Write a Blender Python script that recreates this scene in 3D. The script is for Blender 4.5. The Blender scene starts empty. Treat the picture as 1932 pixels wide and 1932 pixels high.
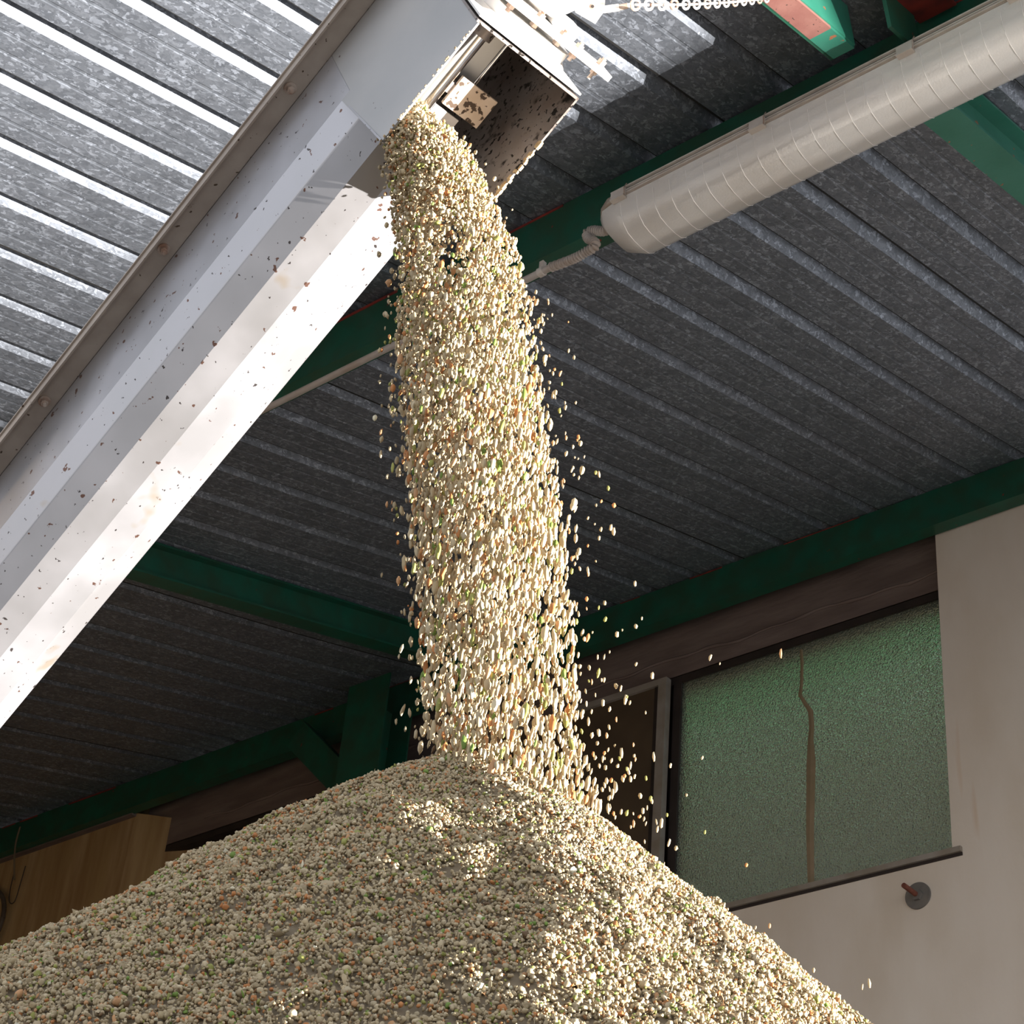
import bpy, math, random
import numpy as np
from mathutils import Vector, Matrix
random.seed(7); RNG = np.random.default_rng(11)
S = bpy.context.scene
COL = S.collection

# ------------------------------------------------------------------ camera
F_PX = 3683.6
CAM = np.array([0.0, 0.0, 1.6])
YAW, PIT, ROL = -0.74536546, 0.6135814, 0.09845898
_f = np.array([math.sin(YAW)*math.cos(PIT), math.cos(YAW)*math.cos(PIT), math.sin(PIT)])
_r = np.cross(_f, [0, 0, 1]); _r /= np.linalg.norm(_r); _u = np.cross(_r, _f)
_r2 = _r*math.cos(ROL)+_u*math.sin(ROL); _u2 = -_r*math.sin(ROL)+_u*math.cos(ROL)
RC = np.array([_r2, -_u2, _f])
cam_d = bpy.data.cameras.new('camera'); cam = bpy.data.objects.new('camera', cam_d); COL.objects.link(cam)
cam_d.sensor_width = 36; cam_d.lens = 36*F_PX/1932; cam_d.clip_start = .05; cam_d.clip_end = 200
m = Matrix.Identity(4)
for i in range(3):
    m[i][0] = _r2[i]; m[i][1] = _u2[i]; m[i][2] = -_f[i]; m[i][3] = CAM[i]
cam.matrix_world = m
S.camera = cam

# ------------------------------------------------------------------ world, lamp, exposure
W = bpy.data.worlds.new('world'); S.world = W; W.use_nodes = True
wn = W.node_tree.nodes; wl = W.node_tree.links
bg = wn['Background']; bg.inputs['Strength'].default_value = 1.25
tc = wn.new('ShaderNodeTexCoord'); sp = wn.new('ShaderNodeSeparateXYZ'); rp = wn.new('ShaderNodeValToRGB')
wl.new(tc.outputs['Generated'], sp.inputs[0]); wl.new(sp.outputs['Z'], rp.inputs[0]); wl.new(rp.outputs[0], bg.inputs[0])
rp.color_ramp.elements[0].position = 0.0; rp.color_ramp.elements[0].color = (.93, .92, .91, 1)
rp.color_ramp.elements[1].position = 0.8; rp.color_ramp.elements[1].color = (.74, .83, 1.0, 1)

LP = Vector((9.8, 8.6, .30))
ld = bpy.data.lights.new('low_sun_glint', 'SPOT'); lo = bpy.data.objects.new('low_sun_glint', ld); COL.objects.link(lo)
ld.energy = 80000; ld.color = (1.0, .945, .88); ld.shadow_soft_size = .05
ld.spot_size = math.radians(36.5); ld.spot_blend = .95
lo.location = LP
lo.rotation_euler = (Vector((-.8, 1.65, 3.05))-LP).to_track_quat('-Z', 'Y').to_euler()
S.view_settings.view_transform = 'Standard'; S.view_settings.look = 'None'
S.view_settings.gamma = 1; S.view_settings.use_curve_mapping = False
S.view_settings.exposure = 0.0

# ------------------------------------------------------------------ geometry helpers
TH = 0.27575406; Z0 = 5.2; TT = math.tan(TH)
def roof_z(y): return Z0+TT*y
def ray(px, py): return RC.T @ np.array([(px-966)/F_PX, (py-966)/F_PX, 1.0])
def at_y(px, py, Y):
    v = ray(px, py); return CAM+v*((Y-CAM[1])/v[1])
def proj(P):
    c = (np.asarray(P)-CAM) @ RC.T
    return c[..., 0]/c[..., 2]*F_PX+966, c[..., 1]/c[..., 2]*F_PX+966, c[..., 2]

def tag(o, label=None, cat=None, group=None, kind=None):
    if label: o['label'] = label
    if cat: o['category'] = cat
    if group: o['group'] = group
    if kind: o['kind'] = kind
    return o
def thing(name, label, cat, loc, group=None):
    o = bpy.data.objects.new(name, None); COL.objects.link(o); o.location = loc; o.empty_display_size = .1
    return tag(o, label, cat, group)

class MB:
    def __init__(s): s.v = []; s.f = []
    def add(s, vs, fs):
        b = len(s.v); s.v += [tuple(map(float, p)) for p in vs]; s.f += [tuple(i+b for i in f) for f in fs]; return s
    def box(s, a, b):
        x0, y0, z0 = a; x1, y1, z1 = b
        return s.add([(x0,y0,z0),(x1,y0,z0),(x1,y1,z0),(x0,y1,z0),(x0,y0,z1),(x1,y0,z1),(x1,y1,z1),(x0,y1,z1)],
                     [(0,3,2,1),(4,5,6,7),(0,1,5,4),(1,2,6,5),(2,3,7,6),(3,0,4,7)])
    def obox(s, c, X, Y, Z, h):
        c = np.array(c, float); X, Y, Z = np.array(X), np.array(Y), np.array(Z); vs = []
        for dz in (-1, 1):
            for dx, dy in ((-1,-1),(1,-1),(1,1),(-1,1)): vs.append(c+X*h[0]*dx+Y*h[1]*dy+Z*h[2]*dz)
        return s.add(vs, [(0,3,2,1),(4,5,6,7),(0,1,5,4),(1,2,6,5),(2,3,7,6),(3,0,4,7)])
    def prism(s, prof, O, U, V, D, closed=True, caps=True):
        O, U, V, D = map(lambda a: np.array(a, float), (O, U, V, D)); n = len(prof)
        a = [O+U*p[0]+V*p[1] for p in prof]; b = [p+D for p in a]
        fs = [(i, (i+1) % n, (i+1) % n+n, i+n) for i in range(n if closed else n-1)]
        if closed and caps: fs += [tuple(range(n))[::-1], tuple(range(n, 2*n))]
        return s.add(a+b, fs)
    def tube(s, pts, r, n=12, caps=True):
        P = [np.array(p, float) for p in pts]; R = r if hasattr(r, '__len__') else [r]*len(P)
        b = len(s.v); up = None; vs = []
        for i, p in enumerate(P):
            t = P[min(i+1, len(P)-1)]-P[max(i-1, 0)]; t /= np.linalg.norm(t)+1e-12
            if up is None:
                up = np.array([0, 0, 1.]) if abs(t[2]) < .9 else np.array([1., 0, 0])
            e1 = np.cross(t, up); e1 /= np.linalg.norm(e1); e2 = np.cross(e1, t); up = e2
            for k in range(n):
                a = 2*math.pi*k/n; vs.append(p+(e1*math.cos(a)+e2*math.sin(a))*R[i])
        fs = [(i*n+k, i*n+(k+1) % n, (i+1)*n+(k+1) % n, (i+1)*n+k) for i in range(len(P)-1) for k in range(n)]
        if caps: fs += [tuple(range(n))[::-1], tuple(range((len(P)-1)*n, len(P)*n))]
        return s.add(vs, fs)
    def build(s, name, mat, parent=None, smooth=False, bevel=0, sharp=35):
        me = bpy.data.meshes.new(name); me.from_pydata(s.v, [], s.f)
        import bmesh
        bm = bmesh.new(); bm.from_mesh(me); bmesh.ops.recalc_face_normals(bm, faces=bm.faces); bm.to_mesh(me); bm.free()
        me.materials.append(mat)
        o = bpy.data.objects.new(name, me); COL.objects.link(o)
        if parent:
            o.parent = parent
            if parent.parent: off = parent.parent.location if parent.type == 'MESH' else parent.location
            else: off = parent.location
            if parent.type == 'MESH' : off = Vector((0, 0, 0))
            o.matrix_parent_inverse = Matrix.Translation(-Vector(off))
            if parent.type == 'MESH' and parent.parent:
                # parent's mesh sits at the world origin
                o.matrix_parent_inverse = Matrix.Identity(4)
        if smooth:
            me.shade_smooth()
            try: me.set_sharp_from_angle(angle=math.radians(sharp))
            except Exception: pass
        if bevel:
            b = o.modifiers.new('bevel', 'BEVEL'); b.width = bevel; b.segments = 2; b.limit_method = 'ANGLE'
        return o

# ------------------------------------------------------------------ materials
def mat(name, col, rough=.6, metal=0., cols=None, scale=8., stretch=(1,1,1), detail=6, lo=.35, hi=.65, bump=0., bscale=40.,
        spots=None, trans=0., spec=.5, rough_var=0.):
    """base colour mixed with `cols` through a noise; optional spots = (colour, scale, threshold)"""
    M = bpy.data.materials.new(name); M.use_nodes = True; n = M.node_tree.nodes; l = M.node_tree.links
    b = n['Principled BSDF']; b.inputs['Roughness'].default_value = rough; b.inputs['Metallic'].default_value = metal
    b.inputs['Specular IOR Level'].default_value = spec
    if trans: b.inputs['Transmission Weight'].default_value = trans
    tc = n.new('ShaderNodeTexCoord'); mp = n.new('ShaderNodeMapping'); mp.inputs['Scale'].default_value = stretch
    l.new(tc.outputs['Object'], mp.inputs[0])
    out = None
    rgb = n.new('ShaderNodeRGB'); rgb.outputs[0].default_value = (*col, 1); out = rgb.outputs[0]
    if cols:
        for i, c in enumerate(cols):
            nz = n.new('ShaderNodeTexNoise'); nz.inputs['Scale'].default_value = scale*(1+i*.8); nz.inputs['Detail'].default_value = detail
            l.new(mp.outputs[0], nz.inputs['Vector'])
            mr = n.new('ShaderNodeMapRange'); mr.inputs[1].default_value = lo; mr.inputs[2].default_value = hi; l.new(nz.outputs['Fac'], mr.inputs[0])
            mx = n.new('ShaderNodeMix'); mx.data_type = 'RGBA'; l.new(mr.outputs[0], mx.inputs[0]); l.new(out, mx.inputs[6])
            mx.inputs[7].default_value = (*c, 1); out = mx.outputs[2]
            if rough_var and i == 0:
                r2 = n.new('ShaderNodeMapRange'); r2.inputs[3].default_value = rough-rough_var; r2.inputs[4].default_value = rough+rough_var
                l.new(mr.outputs[0], r2.inputs[0]); l.new(r2.outputs[0], b.inputs['Roughness'])
    for s_ in (spots or []):
        c, sc, th, wd = s_[:4]
        nz = n.new('ShaderNodeTexNoise'); nz.inputs['Scale'].default_value = sc; nz.inputs['Detail'].default_value = 3
        mp2 = n.new('ShaderNodeMapping'); mp2.inputs['Scale'].default_value = s_[4] if len(s_) > 4 else (1,1,1)
        mp2.inputs['Location'].default_value = (sc*.37, 2.1, .7)
        l.new(tc.outputs['Object'], mp2.inputs[0]); l.new(mp2.outputs[0], nz.inputs['Vector'])
        mr = n.new('ShaderNodeMapRange'); mr.inputs[1].default_value = th; mr.inputs[2].default_value = th+wd; l.new(nz.outputs['Fac'], mr.inputs[0])
        mx = n.new('ShaderNodeMix'); mx.data_type = 'RGBA'; l.new(mr.outputs[0], mx.inputs[0]); l.new(out, mx.inputs[6])
        mx.inputs[7].default_value = (*c, 1); out = mx.outputs[2]
    l.new(out, b.inputs['Base Color'])
    if bump:
        nz = n.new('ShaderNodeTexNoise'); nz.inputs['Scale'].default_value = bscale; nz.inputs['Detail'].default_value = 5
        l.new(mp.outputs[0], nz.inputs['Vector'])
        bp = n.new('ShaderNodeBump'); bp.inputs['Strength'].default_value = bump; bp.inputs['Distance'].default_value = .01
        l.new(nz.outputs['Fac'], bp.inputs['Height']); l.new(bp.outputs[0], b.inputs['Normal'])
    return M

def galvanised():
    M = bpy.data.materials.new('galvanised_spangle'); M.use_nodes = True; n = M.node_tree.nodes; l = M.node_tree.links
    b = n['Principled BSDF']; b.inputs['Metallic'].default_value = .55
    tc = n.new('ShaderNodeTexCoord'); mp = n.new('ShaderNodeMapping'); mp.inputs['Scale'].default_value = (1, .55, 1)
    l.new(tc.outputs['Object'], mp.inputs[0])
    wv = n.new('ShaderNodeTexNoise'); wv.inputs['Scale'].default_value = 55; wv.inputs['Detail'].default_value = 3; l.new(mp.outputs[0], wv.inputs['Vector'])
    ad = n.new('ShaderNodeMix'); ad.data_type = 'VECTOR'; ad.inputs[0].default_value = .045
    l.new(mp.outputs[0], ad.inputs[4]); l.new(wv.outputs['Color'], ad.inputs[5])
    vo = n.new('ShaderNodeTexVoronoi'); vo.inputs['Scale'].default_value = 105; l.new(ad.outputs[1], vo.inputs['Vector'])
    sx = n.new('ShaderNodeSeparateColor'); l.new(vo.outputs['Color'], sx.inputs[0])
    nz = n.new('ShaderNodeTexNoise'); nz.inputs['Scale'].default_value = 9; nz.inputs['Detail'].default_value = 8; nz.inputs['Roughness'].default_value = .7
    l.new(mp.outputs[0], nz.inputs['Vector'])
    rp = n.new('ShaderNodeValToRGB'); l.new(sx.outputs[0], rp.inputs[0])
    e = rp.color_ramp.elements; e[0].position = .0; e[0].color = (.17, .19, .225, 1); e[1].position = 1.; e[1].color = (.44, .485, .57, 1)
    k = e.new(.75); k.color = (.25, .275, .32, 1)
    mx = n.new('ShaderNodeMix'); mx.data_type = 'RGBA'; mx.blend_type = 'MULTIPLY'; mx.inputs[0].default_value = .8
    l.new(rp.outputs[0], mx.inputs[6])
    r2 = n.new('ShaderNodeValToRGB'); l.new(nz.outputs['Fac'], r2.inputs[0])
    r2.color_ramp.elements[0].position = .35; r2.color_ramp.elements[0].color = (.72, .72, .72, 1)
    r2.color_ramp.elements[1].position = .65; r2.color_ramp.elements[1].color = (1, 1, 1, 1)
    l.new(r2.outputs[0], mx.inputs[7]); l.new(mx.outputs[2], b.inputs['Base Color'])
    mr = n.new('ShaderNodeMapRange'); mr.inputs[3].default_value = .42; mr.inputs[4].default_value = .58; l.new(sx.outputs[1], mr.inputs[0]); l.new(mr.outputs[0], b.inputs['Roughness'])
    bp = n.new('ShaderNodeBump'); bp.inputs['Strength'].default_value = .25; bp.inputs['Distance'].default_value = .004
    l.new(sx.outputs[2], bp.inputs['Height']); l.new(bp.outputs[0], b.inputs['Normal'])
    return M

GALV = galvanised()
GREEN = mat('green_paint', (.007, .085, .052), .42, cols=[(.012, .105, .065), (.02, .07, .04)], scale=5, spots=[((.22,.03,.02), 30, .74, .02)], bump=.05)
GREEN_LIT = mat('green_paint_lit', (.025, .17, .115), .38, cols=[(.04, .21, .15)], scale=5, spots=[((.30,.12,.06), 22, .70, .02)], bump=.05)  # lighter green copy; the lit look of rafter and stub is in the colour
OXIDE = mat('red_oxide_primer', (.20, .075, .065), .6, cols=[(.26, .12, .10)], scale=10, spots=[((.02,.015,.015), 70, .68, .02)], bump=.1)
RED = mat('red_primer_edge', (.28, .035, .025), .6, cols=[(.12, .02, .02)], scale=14)
STEEL = mat('worn_stainless', (.43, .425, .44), .36, .72, cols=[(.49, .485, .51)], scale=5, stretch=(1,1,1),
            spots=[((.16,.09,.07), 42, .69, .012), ((.07,.06,.06), 75, .70, .01), ((.42,.36,.30), 7, .66, .06)], rough_var=.07)
BOXST = mat('box_stainless', (.40, .40, .40), .40, .60, cols=[(.47, .46, .45)], scale=4, spots=[((.12,.10,.09), 60, .74, .01)], rough_var=.05)
FLANGE = mat('flange_steel', (.36, .30, .255), .45, .45, cols=[(.45, .385, .33)], scale=12, spots=[((.08,.05,.03), 50, .70, .02)])
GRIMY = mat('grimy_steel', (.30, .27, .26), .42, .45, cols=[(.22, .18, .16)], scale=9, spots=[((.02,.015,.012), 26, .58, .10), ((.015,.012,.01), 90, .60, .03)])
PADDLE = mat('dirty_paddle', (.62, .50, .40), .6, .1, cols=[(.50, .38, .28)], scale=16, spots=[((.06,.035,.02), 55, .58, .03)])
WHITEST = mat('pale_metal', (.80, .79, .77), .45, .25, cols=[(.68, .65, .62)], scale=10)
BOLT = mat('bolt_brown', (.33, .20, .14), .5, .4, cols=[(.5, .42, .36)], scale=40)
SHINY = mat('polished_shaft', (.80, .79, .80), .16, 1.0, cols=[(.7, .66, .62)], scale=20)
WALL = mat('cream_render', (.70, .625, .55), .85, cols=[(.76, .70, .63), (.66, .58, .49)], scale=1.6, stretch=(1,1,.45),
           spots=[((.60,.42,.28), 2.6, .66, .10, (2.4,1,.25))], bump=.12, bscale=30)
WALLY = mat('yellowed_render', (.40, .28, .13), .85, cols=[(.46, .33, .18), (.32, .20, .09)], scale=3, stretch=(2.5,1,.3), bump=.1, bscale=30)
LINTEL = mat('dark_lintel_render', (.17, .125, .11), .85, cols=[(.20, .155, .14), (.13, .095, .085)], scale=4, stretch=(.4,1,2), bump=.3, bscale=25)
DARK = mat('dark_gap', (.018, .012, .010), .7, cols=[(.03,.02,.017)])
ALU = mat('aged_aluminium', (.38, .345, .31), .5, .3, cols=[(.30, .26, .21)], scale=9)
BROWNP = mat('brown_panel', (.075, .05, .03), .55, cols=[(.095, .065, .038)], scale=7)
HOUS = mat('fixture_grey_plastic', (.36, .30, .25), .5, cols=[(.42, .36, .30), (.30, .24, .19)], scale=9, stretch=(.5,1,1))
CLIP = mat('clip_plastic', (.50, .44, .39), .45, cols=[(.60,.55,.50)], scale=20)
PIPE = mat('conduit_grey', (.44, .40, .37), .5, cols=[(.34, .27, .22)], scale=10, stretch=(.6,1,1))
CONC = mat('concrete', (.36, .34, .31), .9, cols=[(.28, .26, .24)], scale=1.5, bump=.2)
RUST = mat('rusty_rod', (.20, .06, .035), .8, cols=[(.12, .035, .02)], scale=60, bump=.3, bscale=200)
DISC = mat('grey_disc', (.20, .185, .165), .6, .2, cols=[(.15,.14,.13)], scale=20)
BLACKC = mat('dark_cable', (.04, .03, .022), .6)
TAN = mat('tan_cord', (.16, .12, .07), .7)

# ------------------------------------------------------------------ setting: roof
RU = np.array([0, math.cos(TH), math.sin(TH)]); RV = np.array([0, -math.sin(TH), math.cos(TH)])
PITCH = .2575; X_RIB = -2.51
def rib_prof(x0):
    """one pitch of trapezoidal sheet going towards -X from the pan edge at x0; (x, height above pan)"""
    g = .034
    return [(x0, 0), (x0+.002, g), (x0-.024, g), (x0-.046, g*.36), (x0-.060, 0), (x0-.112, 0), (x0-.116, .0012), (x0-.124, .0012), (x0-.128, 0),
            (x0-.186, 0), (x0-.190, .0012), (x0-.198, .0012), (x0-.202, 0)]
LIP_SHADE = mat('lip_shade_black', (.012, .012, .012), .8)  # black strips paint the shadow line along each rib lip
ceil = tag(bpy.data.objects.new('ceiling', None), kind='structure'); COL.objects.link(ceil); ceil.location = (-5, 4, roof_z(4))
Y_A, Y_B = .9, 7.05
NS = 26
k0 = -8
sheet = 0
while k0 < 46:
    prof = []
    for k in range(k0, k0+4): prof += rib_prof(X_RIB-PITCH*k)
    prof.append((X_RIB-PITCH*(k0+4), 0)); prof.append((X_RIB-PITCH*(k0+4)+.002, .030))
    mb = MB(); n = len(prof); vs = []; fs = []
    lift = .0012*(sheet % 2)
    for j in range(NS+1):
        t = j/NS; y = Y_A+(Y_B-Y_A)*t
        for i, (x, h) in enumerate(prof):
            sag = .006*math.sin(x*1.7+1.1)*math.sin(y*1.9)+.004*math.sin(x*3.1+y*2.3)
            p = np.array([x, y, roof_z(y)])+RV*(h+sag+lift+.004); vs.append(p)
    for j in range(NS):
        for i in range(n-1): a = j*n+i; fs.append((a, a+1, a+1+n, a+n))
    mb.add(vs, fs); o = mb.build('roof_sheet', GALV, ceil)
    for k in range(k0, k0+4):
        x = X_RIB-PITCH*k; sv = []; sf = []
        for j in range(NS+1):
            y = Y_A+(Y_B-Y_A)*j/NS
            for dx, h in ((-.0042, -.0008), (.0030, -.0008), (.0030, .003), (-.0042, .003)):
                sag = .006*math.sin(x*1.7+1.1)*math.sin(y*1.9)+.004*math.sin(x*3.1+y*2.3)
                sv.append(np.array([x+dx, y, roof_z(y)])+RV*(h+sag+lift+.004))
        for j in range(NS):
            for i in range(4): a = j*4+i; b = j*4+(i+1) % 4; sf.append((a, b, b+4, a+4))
        MB().add(sv, sf).build('lip_shade_strip', LIP_SHADE, o)
    so = o.modifiers.new('thickness', 'SOLIDIFY'); so.thickness = .0014; so.offset = 1
    k0 += 4; sheet += 1

# ------------------------------------------------------------------ setting: walls, floor
YW = 6.75
wl_ = MB()
OX0, OX1, OZ0, OZ1 = -9.16, -3.552, 5.27, 6.93
wl_.box((OX1, YW, 0), (-2.3, YW+.3, 7.06))              # pier right of the window
wl_.box((OX0, YW, 0), (OX1, YW+.3, OZ0))               # parapet under the window
wl_.box((4.0, YW, 2.27), (9.6, YW+.3, 7.06))           # unseen wall added above an opening to cut the lamp's light
wl_.box((9.6, YW, 0), (12.0, YW+.3, 7.06))
wall = wl_.build('wall_back', WALL); tag(wall, kind='structure')
lw = MB(); lw.box((-14, YW, 0), (OX0, YW+.3, 6.90)); lw.box((-14, YW+.10, 6.88), (OX0, YW+.3, 7.085))
lw.add([(OX0, YW, 5.0), (-8.66, YW+.16, 5.0), (-8.66, YW+.3, 5.0), (OX0, YW+.3, 5.0),
        (OX0, YW, 6.90), (-8.78, YW+.16, 6.82), (-8.78, YW+.3, 6.82), (OX0, YW+.3, 6.90)],
       [(0,3,2,1),(4,5,6,7),(0,1,5,4),(1,2,6,5),(2,3,7,6),(3,0,4,7)])
o = lw.build('wall_back_left', WALLY); tag(o, kind='structure')
MB().box((-14, YW-.035, 6.872), (OX0+.01, YW-.0, 6.905)).build('ledge', LINTEL, o)
o = MB().box((-14.2, -.5, 0), (-14, YW+.3, 7.05)).build('wall_left', CONC); tag(o, kind='structure')
o = MB().box((-30, -30, -.2), (30, 30, 0)).build('floor', mat('pale_yard_concrete', (.56, .53, .48), .9, cols=[(.48,.45,.41)], scale=1.2, bump=.2)); tag(o, kind='structure')
o = MB().box((-14, .7, 0), (-5.2, .9, 5.44)).build('sky_block_wall', WALLY); tag(o, kind='structure')  # unseen wall added to keep sky light out of the left side
o = MB().box((-14, .9, 0), (-2.4, YW, .03)).build('bounce_cut_slab', mat('dark_floor', (.10,.085,.07), .9, cols=[(.07,.06,.05)], scale=2)); tag(o, kind='structure')  # unseen dark slab added to cut floor bounce onto the left roof
# dark recessed lintel above the window, with its uneven mortar line
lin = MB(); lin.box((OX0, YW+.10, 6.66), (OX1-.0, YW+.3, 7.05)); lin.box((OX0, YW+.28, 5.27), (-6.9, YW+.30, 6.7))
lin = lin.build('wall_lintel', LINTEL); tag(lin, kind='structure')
mo = MB(); pts = []; rr = []
for i in range(80):
    x = -8.6+i*(8.6-3.56)/79; pts.append((x, YW+.098, 6.765+.008*math.sin(x*7)+.006*math.sin(x*19)+random.uniform(-.003,.003))); rr.append(.006+random.uniform(0, .007))
mo.tube(pts, rr, 6).build('mortar_line', LINTEL, lin)

# ------------------------------------------------------------------ window
YG = 6.86
win = tag(bpy.data.objects.new('window_1', None), kind='structure'); COL.objects.link(win); win.location = (-4.3, YG, 5.3)
def glass_mat():
    M = bpy.data.materials.new('obscured_glass'); M.use_nodes = True; n = M.node_tree.nodes; l = M.node_tree.links
    b = n['Principled BSDF']; b.inputs['Base Color'].default_value = (.86, .96, .80, 1); b.inputs['Roughness'].default_value = .22
    b.inputs['Transmission Weight'].default_value = .93; b.inputs['IOR'].default_value = 1.4
    tc = n.new('ShaderNodeTexCoord'); mp = n.new('ShaderNodeMapping'); mp.inputs['Scale'].default_value = (1, 1, 1)
    l.new(tc.outputs['Object'], mp.inputs[0])
    nz = n.new('ShaderNodeTexNoise'); nz.inputs['Scale'].default_value = 95; nz.inputs['Detail'].default_value = 3
    vo = n.new('ShaderNodeTexVoronoi'); vo.inputs['Scale'].default_value = 120
    l.new(mp.outputs[0], nz.inputs['Vector']); l.new(mp.outputs[0], vo.inputs['Vector'])
    ad = n.new('ShaderNodeMath'); ad.operation = 'ADD'; l.new(nz.outputs['Fac'], ad.inputs[0]); l.new(vo.outputs['Distance'], ad.inputs[1])
    bp = n.new('ShaderNodeBump'); bp.inputs['Strength'].default_value = .9; bp.inputs['Distance'].default_value = .006
    l.new(ad.outputs[0], bp.inputs['Height']); l.new(bp.outputs[0], b.inputs['Normal'])
    return M
GLASS = glass_mat()
PX0, PX1, PZ0, PZ1 = -5.055, -3.50, 5.29, 6.62
MB().box((PX0, YG, PZ0), (PX1, YG+.006, PZ1)).build('pane', GLASS, win)
fr = MB(); fr.box((-9.1, YG-.01, PZ1), (OX1, YG+.05, 6.665)); fr.build('head_frame', DARK, win)
MB().box((-5.10, YG-.012, 5.27), (-5.055, YG+.04, PZ1)).build('mullion', DARK, win)
MB().box((-5.9, YG+.02, 5.27), (-5.10, YG+.05, PZ1)).build('inner_frame', DARK, win)
# silicone streak down the glass
cr = [(-4.395,6.62),(-4.392,6.55),(-4.40,6.50),(-4.385,6.47),(-4.36,6.44),(-4.345,6.41),(-4.345,6.36),(-4.35,6.28),(-4.345,6.2),(-4.35,6.1),(-4.352,5.95),(-4.352,5.75),(-4.35,5.5),(-4.348,5.3)]
wd = [.006,.007,.008,.010,.012,.012,.016,.022,.025,.026,.024,.022,.02,.018]
cr = [((at_y(px, py, YG)[0]), at_y(px, py, YG)[2]) for px, py in
      [(1512,1226),(1514,1250),(1513,1290),(1510,1312),(1520,1328),(1530,1342),(1532,1370),(1530,1400),(1531,1440),(1530,1500),(1529,1570),(1530,1620),(1531,1680)]]
wd = [.016,.018,.018,.022,.022,.028,.030,.032,.050,.046,.042,.038,.034]
a = [(x-w*.5, YG-.003, z) for (x, z), w in zip(cr, wd)]; b = [(x+w*.5, YG-.003, z) for (x, z), w in zip(cr, wd)]
c = [(x, YG-.006, z) for (x, z) in cr]
n = len(cr); fs = []
for i in range(n-1): fs += [(i, i+1, 2*n+i+1, 2*n+i), (2*n+i, 2*n+i+1, n+i+1, n+i), (i, n+i, n+i+1, i+1)]
MB().add(a+b+c, fs).build('sealant_streak', mat('brown_sealant', (.30, .22, .14), .7, cols=[(.24,.19,.11)], scale=15), win)
# sliding sash with brown panel
sash = tag(bpy.data.objects.new('window_2', None), kind='structure'); COL.objects.link(sash); sash.location = (-6, YG-.05, 5.3)
ys = YG-.05
MB().box((-5.155, ys-.02, 5.29), (-5.105, ys+.02, 6.64)).build('stile', ALU, sash)
MB().box((-6.75, ys-.02, 5.29), (-6.70, ys+.02, 6.64)).build('stile', ALU, sash)
MB().box((-6.70, ys-.02, 6.605), (-5.155, ys+.02, 6.64)).build('top_rail', ALU, sash)
MB().box((-6.70, ys-.02, 5.29), (-5.155, ys+.02, 5.32)).build('bottom_rail', ALU, sash)
MB().box((-6.70, ys-.004, 5.32), (-5.155, ys+.004, 6.605)).build('brown_pane', BROWNP, sash)
MB().box((-5.185, ys-.008, 5.32), (-5.155, ys+.0, 6.605)).build('gasket', DARK, sash)
# sill strip
sl = MB().box((-8.8, YW-.018, 5.272), (-3.505, YG, 5.296)).build('trim_1', ALU); tag(sl, kind='structure')
MB().box((-8.8, YW-.006, 5.258), (-3.505, YW-.0, 5.271)).build('sill_shadow', DARK, sl)  # dark strip painting the shadow gap under the sill

# ------------------------------------------------------------------ green steel
def purlin(name, y, depth, x0, x1, label, mt=GREEN):
    t = thing(name, label, 'beam', (x0, y, roof_z(y)-depth))
    zt = roof_z(y)-.004; zb = roof_z(y)-depth
    MB().box((x0, y, zb), (x1, y+.008, zt)).build('web', mt, t)
    MB().box((x0, y+.008, zb), (x1, y+.075, zb+.009)).build('bottom_flange', mt, t)
    MB().add([(x0,y+.008,zt),(x1,y+.008,zt),(x1,y+.07,zt+.07*TT),(x0,y+.07,zt+.07*TT),(x0,y+.008,zt-.008),(x1,y+.008,zt-.008),(x1,y+.07,zt+.07*TT-.008),(x0,y+.07,zt+.07*TT-.008)],
             [(0,3,2,1),(4,5,6,7),(0,1,5,4),(1,2,6,5),(2,3,7,6),(3,0,4,7)]).build('top_flange', mt, t)
    # exposed primer where the paint ends along the top edge
    e = MB(); x = x0
    while x < x1:
        L = random.uniform(.08, .5)
        if random.random() < .5: e.box((x, y-.003, zt-random.uniform(.004, .014)), (min(x+L, x1), y, zt-.001))
        x += L+random.uniform(.02, .4)
    e.build('bare_primer_edge', RED, t)
    return t
purlin('roof_beam', 3.515, .205, -13.9, 3.0, 'dark green roof beam carrying the strip light and grey conduit')
purlin('roof_beam', 6.66, .20, -13.9, 3.0, 'dark green roof beam along the top of the rear wall')
def rafter(label, x, y0, y1, d, w, mt, web_mt, bottom_mt=None, drop=0.):
    t = thing('rafter', label, 'beam', (x, y0, roof_z(y0)-d))
    D = RU*(y1-y0)/math.cos(TH); O = (x, y0, roof_z(y0)-drop)
    MB().prism([(-.006,-d),(.006,-d),(.006,-.012),(-.006,-.012)], O, (1,0,0), RV, D).build('web', web_mt, t)
    MB().prism([(-w,-d-.01),(w,-d-.01),(w,-d),(-w,-d)], O, (1,0,0), RV, D).build('bottom_flange', bottom_mt or mt, t)
    MB().prism([(-w,-.012),(w,-.012),(w,-.002),(-w,-.002)], O, (1,0,0), RV, D).build('top_flange', mt, t)
    return t
rafter('green rafter crossing the dark ceiling left of the falling stream', -6.20, 3.60, 6.655, .16, .05, GREEN, GREEN)
rafter('bright green rafter running up behind the right end of the strip light', -1.90, 3.60, 6.655, .16, .055, GREEN_LIT, GREEN_LIT, drop=.012)
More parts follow.
